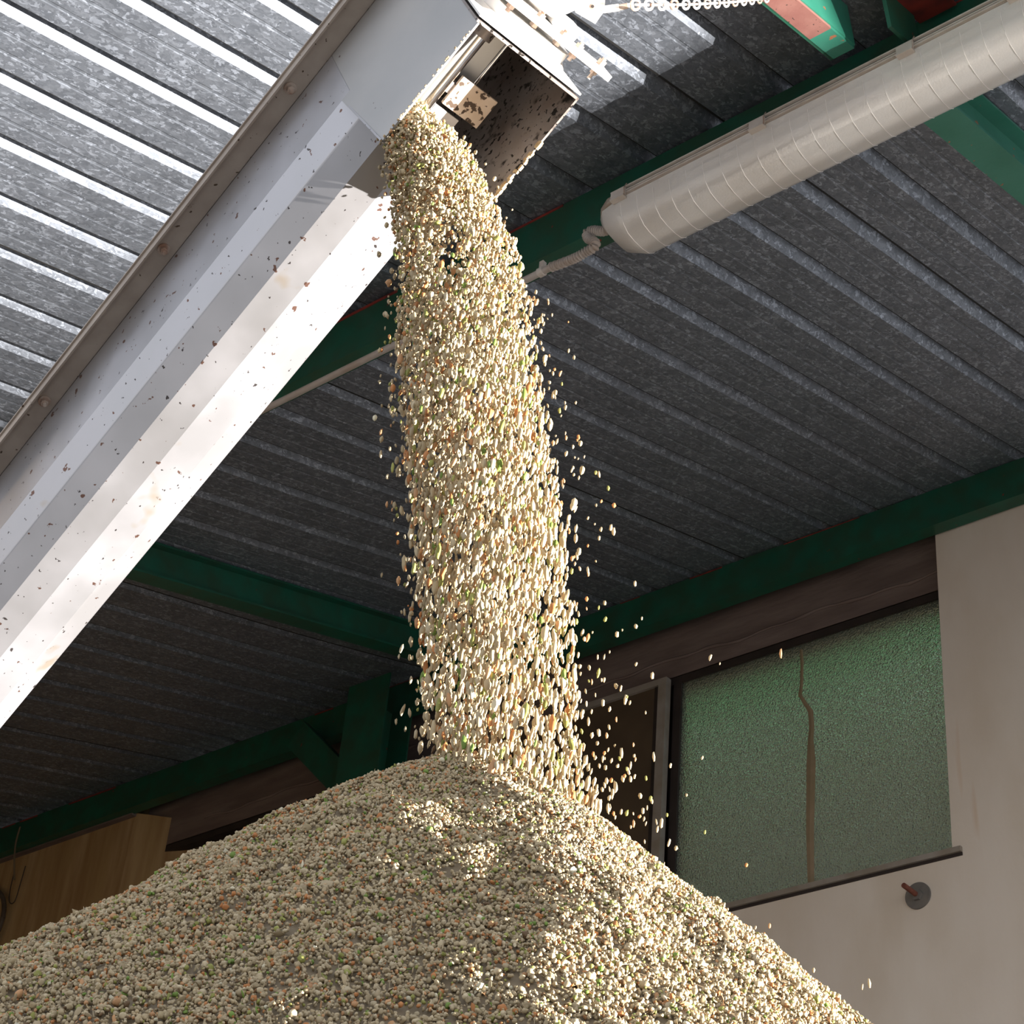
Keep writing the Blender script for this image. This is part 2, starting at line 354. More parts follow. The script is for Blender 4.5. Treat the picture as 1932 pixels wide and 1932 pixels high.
# stub on the near side of the first beam: box-like bracket with bare primer underneath
t = thing('rafter_stub', 'green steel stub with bare reddish primer underside above the strip light', 'beam', (-1.94, 2.6, roof_z(2.6)-.17))
yb = 3.30
O = (-1.93, 1.6, roof_z(1.6)); D = RU*((yb-1.6)/math.cos(TH))
MB().prism([(-.075,-.15),(.0,-.15),(.0,-.141),(-.075,-.141)], O, (1,0,0), RV, D*.925).build('bare_bottom', OXIDE, t)
MB().prism([(-.075,-.15),(.0,-.15),(.0,-.141),(-.075,-.141)], np.array(O)+D*.925, (1,0,0), RV, D*.075).build('painted_end', GREEN_LIT, t)
MB().prism([(-.004,-.141),(.004,-.141),(.004,-.002),(-.004,-.002)], O, (1,0,0), RV, D).build('side_plate', GREEN_LIT, t)
MB().prism([(-.079,-.150),(-.070,-.150),(-.070,-.002),(-.079,-.002)], O, (1,0,0), RV, D).build('far_plate', GREEN, t)
t = thing('gusset_plate', 'dark green gusset bolted to the beam beside the primer stub', 'bracket', (-1.86, 3.4, 6.0))
MB().obox((-1.80, 3.38, roof_z(3.38)-.09), (1,0,0), RU, RV, (.006,.09,.078)).build('upright_plate', GREEN, t)
MB().obox((-1.74, 3.40, roof_z(3.4)-.03), (1,0,0), RU, RV, (.06,.10,.004)).build('cross_plate', RED, t)
# column and knee brace
t = thing('steel_column', 'dark green steel column under the rear beam, left of the stream', 'column', (-6.87, 6.45, 0))
MB().box((-7.03, 6.43, 0), (-6.72, 6.44, 6.99)).build('front_flange', GREEN, t)
MB().box((-7.03, 6.63, 0), (-6.72, 6.64, 6.87)).build('rear_flange', GREEN, t)
MB().box((-6.88, 6.44, 0), (-6.87, 6.63, 6.87)).build('web', GREEN, t)
t = thing('knee_brace', 'short diagonal green brace between column and rear beam', 'brace', (-7.2, 6.5, 6.6))
br0 = np.array([-7.55, 6.55, 6.90]); br1 = np.array([-7.03, 6.55, 6.40]); bd = br1-br0; bl = np.linalg.norm(bd); bd /= bl; bn = np.array([-bd[2], 0, bd[0]])
MB().obox((br0+br1)/2, bd, (0,1,0), bn, (bl/2, .004, .085)).build('brace_plate', GREEN, t)
MB().obox((br0+br1)/2+bn*.085, bd, (0,1,0), bn, (bl/2, .03, .004)).build('brace_flange', GREEN, t)

# ------------------------------------------------------------------ strip light
FX0, FX1 = -2.92, -1.33
FYC, FZ = 3.515, 5.985        # centre line, top of the housing
FYC = 3.50
fx = thing('strip_light', 'long grey weatherproof strip light with a clear ribbed diffuser', 'light fixture', (FX0, FYC, FZ-.13))
def fix_section(t):   # lofted ends: scale 0..1 of the section
    return t
def loft(x_list, prof, sc):
    vs = []; n = len(prof); fs = []
    for x, s_ in zip(x_list, sc):
        for (y, z) in prof: vs.append((x, FYC+y*s_[0], FZ+(z+.055)*s_[1]-.055))
    for j in range(len(x_list)-1):
        for i in range(n): a = j*n+i; b2 = j*n+(i+1) % n; fs.append((a, b2, b2+n, a+n))
    fs += [tuple(range(n)), tuple(range((len(x_list)-1)*n, len(x_list)*n))[::-1]]
    return MB().add(vs, fs)
HW = .106
hp = [(-HW*.72,-.002),(HW*.72,-.002),(HW*.95,-.022),(HW,-.030),(HW,-.052),(-HW,-.052),(-HW,-.030),(-HW*.95,-.022)]
xs = [FX0, FX0+.02, FX0+.06, FX1-.06, FX1-.02, FX1]; sc = [(.55,.6),(.80,.85),(1,1),(1,1),(.80,.85),(.55,.6)]
loft(xs, hp, sc).build('housing', HOUS, fx, bevel=.003)
for zz in (-.016, -.034, -.043): MB().box((FX0+.075, FYC-HW-.003, FZ+zz-.003), (FX1-.075, FYC-HW+.006, FZ+zz+.002)).build('housing_ridge', CLIP, fx)
def diff_prof(e=0.):
    P = [(-HW+.002-e, -.053), (-HW+.006-e, -.074), (-HW*.88-e, -.112-e*.5), (-HW*.74-e*.7, -.144-e*.7), (-HW*.52, -.163-e), (-HW*.2, -.170-e), (HW*.2, -.170-e)]
    return P+[(-p[0], p[1]) for p in P[:5][::-1]]
dm = bpy.data.materials.new('clear_diffuser'); dm.use_nodes = True; nn = dm.node_tree.nodes; ll = dm.node_tree.links
bb = nn['Principled BSDF']; bb.inputs['Base Color'].default_value = (.93, .91, .88, 1); bb.inputs['Roughness'].default_value = .22; bb.inputs['IOR'].default_value = 1.25
bb.inputs['Transmission Weight'].default_value = .50
tcc = nn.new('ShaderNodeTexCoord'); wv = nn.new('ShaderNodeTexVoronoi'); wv.inputs['Scale'].default_value = 160; ll.new(tcc.outputs['Object'], wv.inputs['Vector'])
bp = nn.new('ShaderNodeBump'); bp.inputs['Strength'].default_value = .15; bp.inputs['Distance'].default_value = .002; ll.new(wv.outputs['Distance'], bp.inputs['Height']); ll.new(bp.outputs[0], bb.inputs['Normal'])
dn = nn.new('ShaderNodeTexNoise'); dn.inputs['Scale'].default_value = 2.5; ll.new(tcc.outputs['Object'], dn.inputs['Vector'])
dr = nn.new('ShaderNodeValToRGB'); ll.new(dn.outputs['Fac'], dr.inputs[0]); dr.color_ramp.elements[0].position = .4; dr.color_ramp.elements[1].position = .6
dr.color_ramp.elements[0].color = (.95,.93,.90,1); dr.color_ramp.elements[1].color = (.90,.86,.81,1); ll.new(dr.outputs[0], bb.inputs['Base Color'])
xs2 = [FX0+.004, FX0+.03, FX0+.105, FX1-.105, FX1-.03, FX1-.004]
sc2 = [(.62,.25),(.86,.62),(1,1),(1,1),(.86,.62),(.62,.25)]
dif = loft(xs2, diff_prof(), sc2).build('diffuser', dm, fx, smooth=True, sharp=50)
RIB = mat('diffuser_rib', (.80, .77, .74), .35, cols=[(.85,.83,.8)])
x = FX0+.112
while x < FX1-.11:
    P = diff_prof(.0015)[1:-1]
    MB().tube([(x, FYC+p[0], FZ+p[1]) for p in P], .0006, 5).build('diffuser_rib', RIB, dif)
    x += .062
for yy, zz in ((-.045,-.088),(.045,-.088)):
    MB().tube([(FX0+.08, FYC+yy, FZ+zz), (FX1-.08, FYC+yy, FZ+zz)], .013, 12).build('fluorescent_tube', mat('tube_glass', (.92,.91,.89), .3), fx, smooth=True)
MB().box((FX0+.06, FYC-.07, FZ-.062), (FX1-.06, FYC+.07, FZ-.055)).build('reflector_tray', mat('white_tray', (.78,.76,.73), .5), fx)
for x in (FX0+.11, at_y(1430, 285, FYC-HW)[0], at_y(1712, 140, FYC-HW)[0], -1.45):
    cl = MB(); cl.box((x-.026, FYC-HW-.012, FZ-.060), (x+.026, FYC-HW-.002, FZ-.026)); cl.box((x-.026, FYC-HW-.016, FZ-.066), (x+.026, FYC-HW+.004, FZ-.058))
    c_ = cl.build('clip', CLIP, fx); MB().tube([(x+.028, FYC-HW-.012, FZ-.064), (x+.030, FYC-HW-.018, FZ-.04), (x+.030, FYC-HW-.006, FZ-.012)], .002, 6).build('clip_wire', BOLT, c_)
for x in (-2.55, -1.75): MB().box((x-.02, FYC-.03, FZ-.002), (x+.02, FYC+.035, FZ+.010)).build('mounting_bracket', HOUS, fx)

# conduit
cy, cz = 3.50, 5.905
cd = thing('conduit', 'thin grey conduit under the beam, ending in a corrugated flexible hose', 'pipe', (-4.5, cy, cz))
MB().tube([(-9.0, cy, cz-.01), (-3.165, cy, cz)], .0125, 14).build('rigid_pipe', PIPE, cd, smooth=True)
def S_path():
    P = [(-3.165,cy,cz), (-3.06,cy,cz+.006), (-2.985,cy-.005,cz+.012), (-2.958,cy-.012,cz+.032), (-2.990,cy-.018,cz+.058), (-3.010,cy-.016,cz+.075), (-2.985,cy-.008,cz+.09),(-2.945,cy-.004,cz+.072),(-2.915,FYC,FZ-.045)]
    return P
pp = [at_y(px, py, cy-.01) for px, py in [(1053,502),(1085,487),(1108,474),(1122,466),(1122,457),(1110,450),(1108,440),(1120,435),(1140,436),(1156,428)]]
pp[0] = np.array([-3.165, cy, cz])
def catmull(P, m_):
    P = [np.array(p, float) for p in P]; P = [2*P[0]-P[1]]+P+[2*P[-1]-P[-2]]; out = []
    for i in range(1, len(P)-2):
        for k in range(m_):
            t = k/m_; out.append(.5*((2*P[i])+(-P[i-1]+P[i+1])*t+(2*P[i-1]-5*P[i]+4*P[i+1]-P[i+2])*t*t+(-P[i-1]+3*P[i]-3*P[i+1]+P[i+2])*t**3))
    out.append(P[-2]); return out
sp_ = catmull(pp, 40); ln = [0]
for i in range(1, len(sp_)): ln.append(ln[-1]+np.linalg.norm(sp_[i]-sp_[i-1]))
MB().tube(sp_, [.0138+.0036*math.sin(L/.0105*2*math.pi) for L in ln], 12).build('flexible_hose', PIPE, cd, smooth=True, sharp=80)
for x in (-3.205,): MB().tube([(x-.010, cy, cz), (x+.010, cy, cz)], .0165, 14).box((x-.008, cy-.006, cz+.014), (x+.008, cy+.012, cz+.045)).build('saddle_clip', CLIP, cd)

# ------------------------------------------------------------------ auger chute
A_ = CAM+ray(645, 190)/np.linalg.norm(ray(645, 190))*3.95
c = -np.array([-8579., 9584., 3684.]); c /= np.linalg.norm(c); CA = RC.T @ c
WA = np.array([-CA[1], CA[0], 0]); WA /= np.linalg.norm(WA); VA = np.cross(CA, WA)
R_ = .13; G0 = A_+WA*R_
def P3(s, w, v): return G0+CA*s+WA*w+VA*v
ch = thing('auger_conveyor', 'stainless steel auger conveyor with sloping trough, open discharge box and sunlit drive end', 'conveyor', tuple(P3(-3, 0, -.13)))
ang = [0, 33, 62, 90, 118, 146, 180]
RW = .162      # the far side of the trough stands a little wider than the box
outer = [(-R_, .20)]+[(-(R_ if a <= 90 else RW)*math.cos(math.radians(a)), -R_*math.sin(math.radians(a))) for a in ang]+[(RW, .20)]
def offs(P, d):
    return [(x*(1-d/R_), y*(1-d/R_) if y < 0 else y) for x, y in P]
L_ = 3.6
secs = outer+offs(outer, .006)[::-1]
MB().prism(secs, P3(-L_, 0, 0), WA, VA, CA*(L_+.026)).build('trough', STEEL, ch, bevel=.004)
# flanges, cover and bolts
for s_ in (-1, 1):
    fl = MB(); pr_ = [(s_*R_, .200), (s_*(R_+.052), .200), (s_*(R_+.052), .206), (s_*R_, .206)]
    fl.prism(pr_, P3(-L_, 0, 0), WA, VA, CA*(L_+.62)).build('side_flange', FLANGE, ch)
    fl = MB(); pr_ = [(s_*(R_+.048), .185), (s_*(R_+.052), .185), (s_*(R_+.052), .200), (s_*(R_+.048), .200)]
    fl.prism(pr_, P3(-L_, 0, 0), WA, VA, CA*(L_+.62)).build('flange_lip', FLANGE, ch)
MB().prism([(-R_-.056,.206),(R_+.056,.206),(R_+.056,.210),(-R_-.056,.210)], P3(-L_, 0, 0), WA, VA, CA*(L_+.62)).build('cover_plate', FLANGE, ch)
for k in range(8):
    s_ = -.08-.44*k+.0
    for sd in (-1, 1):
        bo = MB(); p = P3(s_, sd*(R_+.026), .200)
        bo.tube([p, p-VA*.003], .0135, 16); bo.tube([p-VA*.003, p-VA*.013], .0085, 6); bo.tube([p-VA*.013, p-VA*.020], .0045, 8)
        bo.build('flange_bolt', BOLT, ch)
# discharge box
BL, BD = .30, -.27
sk = .033
def wallq(mb, pts, th, nrm):
    pts = [np.array(p) for p in pts]; q = [p+nrm*th for p in pts]
    mb.add(pts+q, [(0,1,2,3),(7,6,5,4),(0,4,5,1),(1,5,6,2),(2,6,7,3),(3,7,4,0)]); return mb
bx = MB()
wallq(bx, [P3(.0,-R_-.0008,.0), P3(BL+.02,-R_-.0008,.0), P3(BL+.02,-R_+.004,BD), P3(sk,-R_+.004,BD)], .004, WA); wallq(bx, [P3(.026,-R_,.20), P3(BL+.02,-R_,.20), P3(BL+.02,-R_,.0), P3(.026,-R_,.0)], .004, WA)
bx.build('near_side_plate', BOXST, ch)
bx = MB(); wallq(bx, [P3(0,R_,.20), P3(BL+.02,R_,.20), P3(BL+.02,R_,BD), P3(sk,R_,BD)], .004, -WA); bx.build('far_side_plate', GRIMY, ch)
bx = MB(); wallq(bx, [P3(.001,-R_,-.0), P3(.001,R_,-.0), P3(sk,R_,BD), P3(sk,-R_,BD)], .004, CA)
bx.build('lower_end_plate', STEEL, ch)
bx = MB(); wallq(bx, [P3(BL+.02,-R_,.20), P3(BL+.02,R_,.20), P3(BL+.02,R_,BD), P3(BL+.02,-R_,BD)], .005, -CA); bx.build('upper_end_plate', GRIMY, ch)
bx = MB(); wallq(bx, [P3(0,-R_,.20), P3(BL+.02,-R_,.20), P3(BL+.02,R_,.20), P3(0,R_,.20)], .004, -VA); bx.build('box_top', GRIMY, ch)
# inner baffle seen through the opening
MB().obox(P3(.245, .0, -.06), CA, WA, VA, (.055,.035,.003)).build('inner_baffle', BOXST, ch)
# crust of meal on the opening lip
cru = MB()
for k in range(150):
    e = random.random()
    if e < .55: p = P3(sk+random.random()*.18, R_-.002, BD+random.uniform(-.004,.006))
    else: p = P3(sk+random.random()*(BL-sk), -R_+.002, BD+random.uniform(-.002,.003))
    r = random.uniform(.0015,.004) if e < .55 else random.uniform(.0008,.002); cru.obox(p, CA, WA, VA, (r, r*.8, r))
MEALM = mat('meal_crust', (.52,.40,.25), .85, cols=[(.36,.24,.12)], scale=60)
cr_o = cru.build('meal_crust', MEALM, ch); cr_o['kind'] = 'stuff'
# screw shaft, flight, paddle
sc_ = ch
MB().tube([P3(.03, -.058, -.15), P3(BL+.01, -.058, -.15)], .018, 24).build('shaft', SHINY, sc_, smooth=True)
MB().tube([P3(BL-.015, -.058, -.15), P3(BL+.015, -.058, -.15)], .026, 24).build('shaft_collar', GRIMY, sc_, smooth=True)
MB().tube([P3(.19, .040, -.06), P3(BL+.015, .040, -.06)], .005, 12).build('tie_rod', SHINY, sc_, smooth=True)
MB().obox(P3(.170, .022, -.135), CA, WA, VA, (.033,.045,.005)).build('paddle', PADDLE, sc_, bevel=.001)
MB().obox(P3(.170, -.015, -.105), CA, WA, VA, (.012,.02,.03)).build('paddle_arm', GRIMY, sc_)
MB().obox(P3(.10, .0, -.13), CA, WA, VA, (.028,.030,.004)).build('rear_paddle', mat('rear_paddle_steel', (.5,.47,.46), .45, .3, spots=[((.05,.03,.02), 60, .6, .03)]), sc_)
hx = MB(); vs = []; fs = []; N_ = 60
for i in range(N_+1):
    a = i/N_*2*math.pi*2.2; s_ = -.42+i/N_*.44
    for r in (.028, .112): vs.append(P3(s_, r*math.cos(a), r*math.sin(a)))
for i in range(N_): fs.append((2*i, 2*i+1, 2*i+3, 2*i+2))
hx.add(vs, fs); ho = hx.build('screw_flight', GRIMY, sc_, smooth=True); mm = ho.modifiers.new('t', 'SOLIDIFY'); mm.thickness = .004

# drive end: bearing drum, flange bar, bolts, gearbox
dr_ = ch
e0 = BL+.025
MB().obox(P3(e0+.002, 0, -.03), CA, WA, VA, (.002, R_, .235)).build('end_plate', WHITEST, dr_)
MB().tube([P3(e0+.008, .02, -.10), P3(e0+.034, .02, -.10)], [.105,.105], 40).build('bearing_drum', WHITEST, dr_, smooth=True)
MB().tube([P3(e0+.004, .02, -.10), P3(e0+.012, .02, -.10)], [.118,.110], 40).build('drum_weld', WHITEST, dr_, smooth=True)
fb0 = e0+.052
MB().obox(P3(fb0, .015, -.165), CA, WA, VA, (.0065, .175, .035)).build('flange_bar', WHITEST, dr_, bevel=.001)
MB().obox(P3(fb0, .0, -.03), CA, WA, VA, (.006, .11, .10)).build('mounting_plate', WHITEST, dr_)
gb = MB(); gb.obox(P3(fb0+.075, -.03, -.06), CA, WA, VA, (.06, .085, .085)); gb.build('gear_housing', WHITEST, dr_, bevel=.012)
MB().obox(P3(fb0+.02, .075, -.12), CA, WA, VA, (.013, .03, .03)).build('gear_foot', WHITEST, dr_, bevel=.004)
MB().tube([P3(fb0+.13, -.03, -.06), P3(fb0+.33, -.03, -.06)], .075, 28).build('motor_body', WHITEST, dr_, smooth=True)
def hexbolt(p, d, r, h, nm='bolt', shank=0.):
    b_ = MB(); b_.tube([p, p+d*h], r, 6)
    if shank: b_.tube([p+d*h, p+d*(h+shank)], r*.5, 8)
    return b_.build(nm, BOLT, dr_)
for w_, v_ in ((-.11,-.185), (-.055,-.185), (.005,-.185), (.065,-.185), (.11,-.18)):
    hexbolt(P3(fb0-.0065, w_, v_+.01), -CA, .009, .009, shank=.008)
    hexbolt(P3(fb0+.0065, w_, v_+.01), CA, .009, .008, shank=.004)
hexbolt(P3(fb0+.0065, .165, -.175), CA, .0095, .012, shank=.004)
hexbolt(P3(fb0-.0065, .165, -.175), -CA, .008, .008, shank=.012)

# eye plate, turnbuckle and rusty chain
def camP(px, py, d): v = ray(px, py); return CAM+v/np.linalg.norm(v)*d
cl0 = camP(1118, 12, 3.9)
cp = thing('clevis_plate', 'small white square plate with a bolt hole above the flange bar', 'bracket', tuple(cl0))
ex = camP(1160, 10, 3.9)-cl0; ex /= np.linalg.norm(ex)
ey = camP(1118, -30, 3.9)-cl0; ey -= ex*(ey@ex); ey /= np.linalg.norm(ey); ez = np.cross(ex, ey)
q = [(-.033,-.010), (.004,-.033), (.024,-.008), (.024,.012), (-.010,.045), (-.045,.02)]
MB().prism(q, cl0-ez*.004, ex, ey, ez*.008).build('plate', WHITEST, cp)
bo = MB(); vsn = cl0-ez*.004 if (ez@(CAM-cl0)) < 0 else cl0+ez*.004
dz = (CAM-cl0); dz /= np.linalg.norm(dz)
bo.tube([cl0-ez*.007, cl0+ez*.007], .0062, 12).build('pin', BOLT, cp)
MB().tube([cl0-ez*.0085, cl0+ez*.0085], .0032, 10).build('pin_core', DARK, cp)
bp_ = [camP(1052, 22, 3.9), camP(1075, 18, 3.9), camP(1085, 12, 3.9)]
MB().tube([camP(1042, 24, 3.92), camP(1066, 14, 3.9), camP(1090, 6, 3.9)], [.010,.013,.010], 12).build('knuckle', WHITEST, cp, smooth=True)
tb = thing('turnbuckle', 'rusty turnbuckle rod between the white plate and the chain', 'turnbuckle', tuple(camP(1170, 15, 3.9)))
MB().tube([camP(1138, 18, 3.9), camP(1168, 14, 3.9)], .0072, 12).build('sleeve', WHITEST, tb, smooth=True)
MB().tube([camP(1166, 14.5, 3.9), camP(1184, 11, 3.9)], .0058, 12).build('rusty_rod', BOLT, tb, smooth=True)
MB().tube([camP(1182, 11, 3.9), camP(1196, 9, 3.9)], .0048, 12).build('rod_end', WHITEST, tb, smooth=True)
def torus_link(cen, along, side, L, Wd, r):
    along = along/np.linalg.norm(along); pts = []
    for k in range(20):
        a = 2*math.pi*k/20; pts.append(cen+along*(math.cos(a)*L)+side*(math.sin(a)*Wd))
    pts.append(pts[0]); pts.append(pts[1]); return MB().tube(pts, r, 7, caps=False)
chn = thing('chain', 'pale rusty chain running right from the turnbuckle up to the roof steel', 'chain', tuple(camP(1300, 5, 3.95)))
c0 = camP(1198, 9, 3.9); c1 = np.array([-1.97, 2.97, roof_z(2.97)-.166]); cm = (c0+c1)/2-np.array([0, 0, .018])
cpath = []
for i in range(401):
    t_ = i/400; cpath.append(c0*(1-t_)**2+2*cm*t_*(1-t_)+c1*t_*t_)
dacc = 0; k = 0; nxt = .0
for i in range(1, 401):
    dacc += np.linalg.norm(cpath[i]-cpath[i-1])
    if dacc >= nxt:
        al = cpath[i]-cpath[i-1]; al /= np.linalg.norm(al); cen = cpath[i]
        view = cen-CAM; view /= np.linalg.norm(view); sd = np.cross(al, view); sd /= np.linalg.norm(sd)
        if k % 2: sd = np.cross(al, sd)
        torus_link(cen, al, sd, .037, .0095, .0030).build('chain_link', WHITEST if k % 3 else BOLT, chn, smooth=True)
        nxt += .062; k += 1

# ------------------------------------------------------------------ wall bolt, cables
wb = at_y(1732, 1690, YW-.005)
t = thing('wall_bolt', 'rusty threaded rod through a grey disc on the cream wall', 'bolt', tuple(wb))
MB().tube([wb+[0,.004,0], wb-[0,.004,0]], .059, 40).build('disc_washer', DISC, t)
MB().tube([wb-[0,.004,0], wb-[0,.018,0]], .026, 6).build('nut', DISC, t)
rod = [wb-np.array([0,.018+.003*i,0]) for i in range(34)]
MB().tube(rod, [.0115 if i % 2 else .0095 for i in range(34)], 10).build('threaded_rod', RUST, t)
t = tag(MB().tube(catmull([at_y(38,1560,6.6), at_y(30,1590,6.6), at_y(27,1620,6.6), at_y(27,1660,6.62)], 6), .006, 8).build('cord', TAN), 'tan cord hanging off the rear beam at the left edge', 'cord')
t = tag(MB().tube(catmull([at_y(48,1634,6.72), at_y(40,1662,6.72), at_y(28,1700,6.72), at_y(18,1702,6.72), at_y(19,1680,6.72), at_y(28,1640,6.72)], 10), .0035, 8).build('wire_loop', BLACKC), 'thin dark wire loop against the yellowed wall', 'wire')
hc = at_y(-44, 1748, 6.70); pts = []
for k in range(33):
    a = 2*math.pi*k/32; pts.append(hc+np.array([math.cos(a)*.27, 0, math.sin(a)*.25]))
t = tag(MB().tube(pts, .016, 10, caps=False).build('hose_coil', mat('old_hose', (.07,.05,.035), .6, cols=[(.11,.085,.06)], scale=10), smooth=True), 'brown hose hoop on the yellowed wall at the left edge', 'hose')

# ------------------------------------------------------------------ outside the window: tree and fence added to tint the pane green and brown
def leafy():
    t = thing('tree', 'added green tree that tints the obscured glass pane', 'tree', (-6.3, 10.0, 0))
    vs = []; fs = []
    n_ = 9000; ctr = np.array([-6.6, 10.2, 8.6]); rad = np.array([3.2, 1.2, 2.3])
    for i in range(n_):
        d = RNG.normal(size=3); d /= np.linalg.norm(d); d[1] = -abs(d[1])
        p = ctr+d*rad*(1+.10*math.sin(d[0]*14)*math.sin(d[2]*11)); a = RNG.normal(size=3); a /= np.linalg.norm(a); b_ = np.cross(a, RNG.normal(size=3)); b_ /= np.linalg.norm(b_)
        k = len(vs); s_ = RNG.uniform(.05, .10); vs += [p-a*s_, p+b_*s_*.5, p+a*s_, p-b_*s_*.5]; fs.append((k, k+1, k+2, k+3))
    me = bpy.data.meshes.new('foliage'); me.from_pydata([tuple(v) for v in vs], [], fs)
    me.materials.append(mat('leaf', (.18, .60, .28), .5, cols=[(.34,.80,.48),(.10,.38,.15)], scale=.8))
    o = bpy.data.objects.new('foliage', me); COL.objects.link(o); o.parent = t; o.matrix_parent_inverse = Matrix.Translation(-t.location); o['kind'] = 'stuff'
    cv_ = []; cf_ = []
    for i in range(15):
        for j in range(28):
            a_, b2 = math.pi*i/14, 2*math.pi*j/28; d = np.array([math.sin(a_)*math.cos(b2), math.sin(a_)*math.sin(b2), math.cos(a_)])
            cv_.append(ctr+d*rad*(.93+.06*math.sin(d[0]*14)*math.sin(d[2]*11)))
    for i in range(14):
        for j in range(28): cf_.append((i*28+j, i*28+(j+1) % 28, (i+1)*28+(j+1) % 28, (i+1)*28+j))
    MB().add(cv_, cf_).build('crown_mass', bpy.data.materials['leaf'], t)
    MB().tube([(-6.6,10.3,0),(-6.5,10.3,4),(-6.6,10.3,8)], [.2,.17,.1], 10).build('trunk', BROWNP, t)
leafy()
t = thing('pane_tint_fence', 'added brown board wall that tints the lower part of the obscured pane', 'fence', (-7, 9.0, 0))
for k in range(26):
    x = -13+k*.42; MB().box((x, 8.6, 0), (x+.40, 8.63, 7.35+.03*math.sin(k*2.1))).build('board', mat('fence_board', (.20,.15,.085), .8, cols=[(.14,.10,.055)], scale=4) if k == 0 else bpy.data.materials['fence_board'], t)

# ------------------------------------------------------------------ granular meal
_perm = RNG.permutation(256)
def vnoise(x, y, z, s, seed=0):
    x = x*s+seed*17.3; y = y*s+seed*5.1; z = z*s+seed*9.7
    xi, yi, zi = np.floor(x).astype(int), np.floor(y).astype(int), np.floor(z).astype(int)
    xf, yf, zf = x-xi, y-yi, z-zi; u, v, w = [t*t*(3-2*t) for t in (xf, yf, zf)]
    def h(a, b, c): return _perm[(_perm[(_perm[a & 255]+b) & 255]+c) & 255]/255.
    r = 0
    for dx in (0, 1):
        for dy in (0, 1):
            for dz in (0, 1):
                r = r+h(xi+dx, yi+dy, zi+dz)*(u if dx else 1-u)*(v if dy else 1-v)*(w if dz else 1-w)
    return r-.5

ph = (1+5**.5)/2
ICO = np.array([(-1,ph,0),(1,ph,0),(-1,-ph,0),(1,-ph,0),(0,-1,ph),(0,1,ph),(0,-1,-ph),(0,1,-ph),(ph,0,-1),(ph,0,1),(-ph,0,-1),(-ph,0,1)], float); ICO /= np.linalg.norm(ICO[0])
ICF = np.array([(0,11,5),(0,5,1),(0,1,7),(0,7,10),(0,10,11),(1,5,9),(5,11,4),(11,10,2),(10,7,6),(7,1,8),(3,9,4),(3,4,2),(3,2,6),(3,6,8),(3,8,9),(4,9,5),(2,4,11),(6,2,10),(8,6,7),(9,8,1)])
PAL = np.array([.67,.63,.51])*np.array([(.60,.50,.37),(.55,.46,.35),(.66,.57,.45),(.47,.39,.28),(.60,.27,.12),(.68,.40,.24),(.38,.40,.14),(.24,.38,.10),(.80,.77,.68),(.20,.13,.08)])
PRB = np.array([.27,.22,.17,.12,.055,.055,.055,.02,.015,.02]); PRB /= PRB.sum()
def quat_rot(n_):
    q = RNG.normal(size=(n_, 4)); q /= np.linalg.norm(q, axis=1)[:, None]; w, x, y, z = q.T
    return np.stack([np.stack([1-2*(y*y+z*z), 2*(x*y-z*w), 2*(x*z+y*w)], -1), np.stack([2*(x*y+z*w), 1-2*(x*x+z*z), 2*(y*z-x*w)], -1), np.stack([2*(x*z-y*w), 2*(y*z+x*w), 1-2*(x*x+y*y)], -1)], 1)
def grains(name, pos, size, scl, Rm, mat_, extra=None, smooth=True, ci=None):
    n_ = len(pos)
    jit = 1+RNG.uniform(-.22, .22, (n_, 12, 1))
    v = ICO[None]*jit*scl[:, None, :]*size[:, None, None]
    v = np.einsum('nij,nkj->nki', Rm, v)+pos[:, None, :]
    f = (ICF[None]+(np.arange(n_)*12)[:, None, None]).reshape(-1, 3)
    ci = RNG.choice(len(PAL), n_, p=PRB) if ci is None else np.array([ci]); colr = PAL[ci]*RNG.uniform(.82, 1.15, (n_, 1))
    V = v.reshape(-1, 3); CC = np.repeat(np.clip(colr, 0, 1), 12, 0)
    if extra is not None:
        ev, ef, ec = extra; f = np.concatenate([f, ef+len(V)]); V = np.concatenate([V, ev]); CC = np.concatenate([CC, ec])
    me = bpy.data.meshes.new(name); me.vertices.add(len(V)); me.vertices.foreach_set('co', V.ravel().astype(np.float32))
    me.loops.add(f.size); me.loops.foreach_set('vertex_index', f.ravel().astype(np.int32))
    me.polygons.add(len(f)); me.polygons.foreach_set('loop_start', (np.arange(len(f))*3).astype(np.int32))
    try: me.polygons.foreach_set('loop_total', np.full(len(f), 3, np.int32))
    except Exception: pass
    at = me.color_attributes.new('tint', 'FLOAT_COLOR', 'POINT'); at.data.foreach_set('color', np.c_[CC, np.ones(len(V))].ravel().astype(np.float32))
    me.update(); me.validate(); me.materials.append(mat_)
    if smooth: me.shade_smooth()
    o = bpy.data.objects.new(name, me); COL.objects.link(o); return o
def meal_material(name, attr_type):
    GM = bpy.data.materials.new(name); GM.use_nodes = True
    n_ = GM.node_tree.nodes; l_ = GM.node_tree.links; at_ = n_.new('ShaderNodeAttribute'); at_.attribute_name = 'tint'; at_.attribute_type = attr_type
    b_ = n_['Principled BSDF']; b_.inputs['Roughness'].default_value = .62; b_.inputs['Specular IOR Level'].default_value = .2
    l_.new(at_.outputs['Color'], b_.inputs['Base Color'])
    return GM
GM = meal_material('meal_grain', 'GEOMETRY'); GMI = meal_material('meal_grain_scattered', 'INSTANCER')
